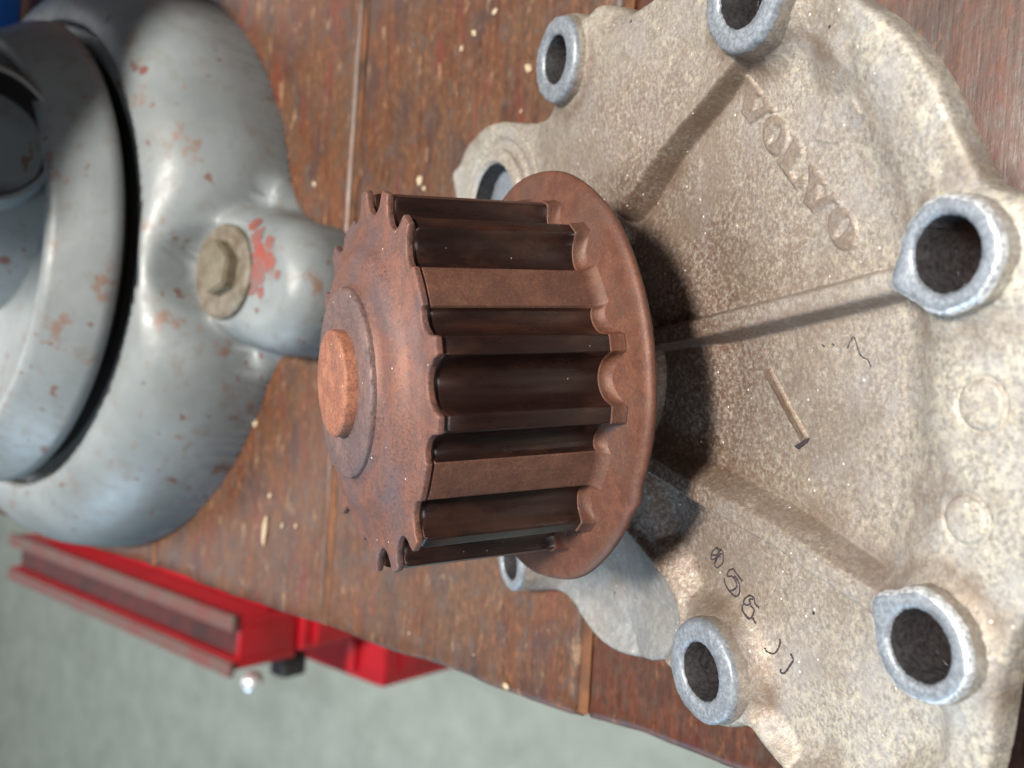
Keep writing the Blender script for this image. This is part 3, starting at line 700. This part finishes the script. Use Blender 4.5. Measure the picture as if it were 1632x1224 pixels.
# patch of old red paint where the grey has chipped on the lug
V = []; Fq = []
for (cx_, cy_, rr) in [(3, -125, 3.0), (-2, -127, 4.0), (-8, -127, 4.2), (-12, -124.5, 3.0), (7, -121, 2.3), (-5, -133, 3.2), (1, -132, 2.2), (-14, -129, 2.0), (-9, -137, 1.6)]:
    b0 = len(V); n = 18; c_ = []
    V.append((cx_, cy_, VS(cx_, cy_)+0.3))
    for i in range(n):
        a = 2*math.pi*i/n; r = rr*(0.75+0.4*random.random()); x, y = cx_+r*math.cos(a), cy_+r*math.sin(a); V.append((x, y, VS(x, y)+0.12))
    for i in range(n): Fq.append((b0, b0+1+i, b0+1+(i+1) % n))
mesh_np('bare_red_patch', V, np.array(Fq), REDCHIP, vise)
# rotating body above the groove
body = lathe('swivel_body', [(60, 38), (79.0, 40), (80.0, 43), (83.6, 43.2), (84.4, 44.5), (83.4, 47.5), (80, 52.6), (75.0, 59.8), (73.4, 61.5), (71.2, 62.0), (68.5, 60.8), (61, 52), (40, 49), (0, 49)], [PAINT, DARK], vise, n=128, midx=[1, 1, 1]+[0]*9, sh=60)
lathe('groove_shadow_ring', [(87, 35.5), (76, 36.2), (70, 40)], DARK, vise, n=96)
# jaw column standing on the body with the spindle bore facing the pump
jc = lathe('jaw_column', [(50, 48), (47, 60), (45, 72), (44, 96), (38, 108), (20, 112), (0, 112)], PAINT, vise, c=(26, 6, 0), n=64)
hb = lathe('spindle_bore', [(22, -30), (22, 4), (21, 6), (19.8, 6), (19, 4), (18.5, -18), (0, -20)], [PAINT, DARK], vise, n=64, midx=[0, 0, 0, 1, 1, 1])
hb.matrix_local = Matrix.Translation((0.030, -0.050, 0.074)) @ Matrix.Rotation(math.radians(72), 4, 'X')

box('fixed_jaw', (8, -86, 112), (160, 70, 190), PAINT, vise, bev=10, seg=4)
box('jaw_neck', (0, -20, 100), (70, 50, 114), PAINT, vise, bev=2)

# ------------------------------------------------------------------ red cart beyond the bench edge
ZR = -250.0
pO = bench_at(370, 1068, ZR); pI = bench_at(380, 985, ZR); pF = bench_at(20, 893, ZR)
x0, x1, y0, y1 = pO[0], pI[0], (pO[1]+pI[1])/2, pF[1]
cart = thing('tool_cart', 'red steel tool cart with dusty worn lip standing below the bench edge', 'tool cart')
T = 8.0
box('tray_wall', (x0, y0, ZR-60), (x0+T, y1, ZR), CARTRED, cart, 1.0)
box('tray_wall', (x1-T, y0, ZR-300), (x1, y1, ZR), CARTRED, cart, 1.0)
box('tray_wall', (x0+T, y0, ZR-60), (x1-T, y0+4, ZR-4), CARTRED, cart, 1.0)
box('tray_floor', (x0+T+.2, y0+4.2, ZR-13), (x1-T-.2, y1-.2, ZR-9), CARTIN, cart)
box('rolled_lip', (x0-5, y0-2, ZR+.3), (x0+T-1, y1, ZR+5), CARTLIP, cart, 1.5)
box('rolled_lip', (x1-T-3, y0-2, ZR+.3), (x1+2, y1, ZR+5), CARTLIP, cart, 1.5)
xl = bench_at(610, 1066, ZR-190)[0]
box('cabinet', (x0+6, y0-6, ZR-150), (x1+230, y1-5, ZR-62), CARTRED, cart, 3)
box('lower_cabinet', (xl, y0-14, -740), (x1+230, y1-5, ZR-150.5), CARTRED, cart, 5)
box('drawer_front', (x0+10, y0-12, ZR-150), (x1+220, y0-6.3, ZR-72), CARTRED, cart, 2)
box('drawer_front', (xl+12, y0-17, ZR-260), (x1+220, y0-14.3, ZR-170), CARTRED, cart, 2)
box('shelf_top', (x1+.4, y0+10, ZR-40), (x1+230, y1, ZR-36), CARTRED, cart, 1)
kb = bench_at(402, 1087, ZR-40)
def ball(name, c, r, mat, parent):
    bm = bmesh.new(); bmesh.ops.create_uvsphere(bm, u_segments=24, v_segments=14, radius=r*MM)
    for f in bm.faces: f.smooth = True
    me = bpy.data.meshes.new(name); bm.to_mesh(me); bm.free(); me.materials.append(mat)
    o = link(bpy.data.objects.new(name, me), parent); o.location = [a*MM for a in c]; return o
ball('handle_knob', kb, 9.5, CHROME, cart)
kc = bench_at(455, 1082, ZR-70)
box('rubber_bumper', (kc[0]+4, kc[1]-10, kc[2]-14), (kc[0]+24, kc[1]+10, kc[2]+10), RUBBER, cart, 3)
kd = bench_at(563, 1072, ZR-150)
box('drawer_pull', (kd[0]+2, kd[1]-6, kd[2]-7), (kd[0]+34, kd[1]+6, kd[2]+7), CARTRED, cart, 4)
for (cx_, cy_) in ((x0+40, y0+40), (x0+40, y1-60), (x1+190, y0+40), (x1+190, y1-60)):
    wh = lathe('caster_wheel', [(0, -16), (20, -16), (48, -14), (52, 0), (48, 14), (20, 16), (0, 16)], RUBBER, cart, n=32)
    wh.matrix_local = Matrix.Translation((cx_*MM, cy_*MM, -0.797)) @ Matrix.Rotation(math.radians(90), 4, 'Y')
    lathe('caster_stem', [(10, -745), (10, -738), (10, -800)], STEEL, cart, (cx_, cy_, 0), n=16)

# ------------------------------------------------------------------ blue bin behind the vise
bb = bench_at(30, 40, 0)
bin_ = thing('storage_bin', 'small blue plastic bin on the bench behind the vise', 'bin', Matrix.Translation((bb[0]*MM, bb[1]*MM, 0)))
box('bin_wall', (-30, -2, 0), (70, 2, 45), BLUE, bin_, 1); box('bin_wall', (-30, 78, 0), (70, 82, 45), BLUE, bin_, 1)
box('bin_wall', (-34, -2, 0), (-30.2, 82, 45), BLUE, bin_, 1); box('bin_wall', (70.2, -2, 0), (74, 82, 45), BLUE, bin_, 1); box('bin_floor', (-30, 2.2, 0.5), (70, 77.8, 3), BLUE, bin_)

# ------------------------------------------------------------------ wood chips on the planks
def chip(name, px, py, lx, ly, lz, rot, label, group=None):
    p = bench_at(px, py, 0.3)
    bm = bmesh.new(); bmesh.ops.create_icosphere(bm, subdivisions=2, radius=1)
    for v in bm.verts:
        k = 0.8+0.35*random.random(); v.co = Vector((v.co.x*lx*k, v.co.y*ly*k, v.co.z*lz*k))*MM
    me = bpy.data.meshes.new(name); bm.to_mesh(me); bm.free(); me.materials.append(CHIP)
    o = link(bpy.data.objects.new(name, me)); o.location = (p[0]*MM, p[1]*MM, lz*0.45*MM); o.rotation_euler = (0, 0, rot)
    o['label'] = label; o['category'] = 'wood chip'
    if group: o['group'] = group
chip('wood_splinter', 421, 846, 4.8, 1.1, 0.5, -0.05, 'pale straw coloured wood splinter lying on the plank between vise and pulley')
crumbs = [(429, 790, 0.9, 'pale sawdust crumb just above the straw coloured splinter'), (449, 838, 0.8, 'tiny pale crumb close to the right of the splinter'), (471, 838, 0.8, 'tiny pale crumb second to the right of the splinter'),
    (406, 675, 1.3, 'pale crumb beside the lower right edge of the grey vise base'), (755, 52, 1.0, 'pale crumb on the plank near the top edge, left of the plain bolt boss'), (735, 77, 0.8, 'small pale crumb lying furthest left of the three near the top edge'),
    (788, 18, 0.9, 'pale crumb on the plank at the very top of the picture'), (841, 108, 1.2, 'larger pale crumb almost touching the farther bolt boss'), (668, 287, 1.3, 'larger cream crumb of a pair above the pulley teeth'),
    (675, 300, 0.8, 'smaller cream crumb of a pair above the pulley teeth'), (806, 1094, 1.0, 'pale crumb at the worn front edge of the bench'), (500, 293, 1.0, 'pale crumb between the vise lug and the plank joint')]
for px, py, s_, lb in crumbs:
    chip('sawdust_crumb', px, py, s_*1.1, s_*0.8, 0.35, random.random()*3, lb, 'pale crumbs scattered on the planks')
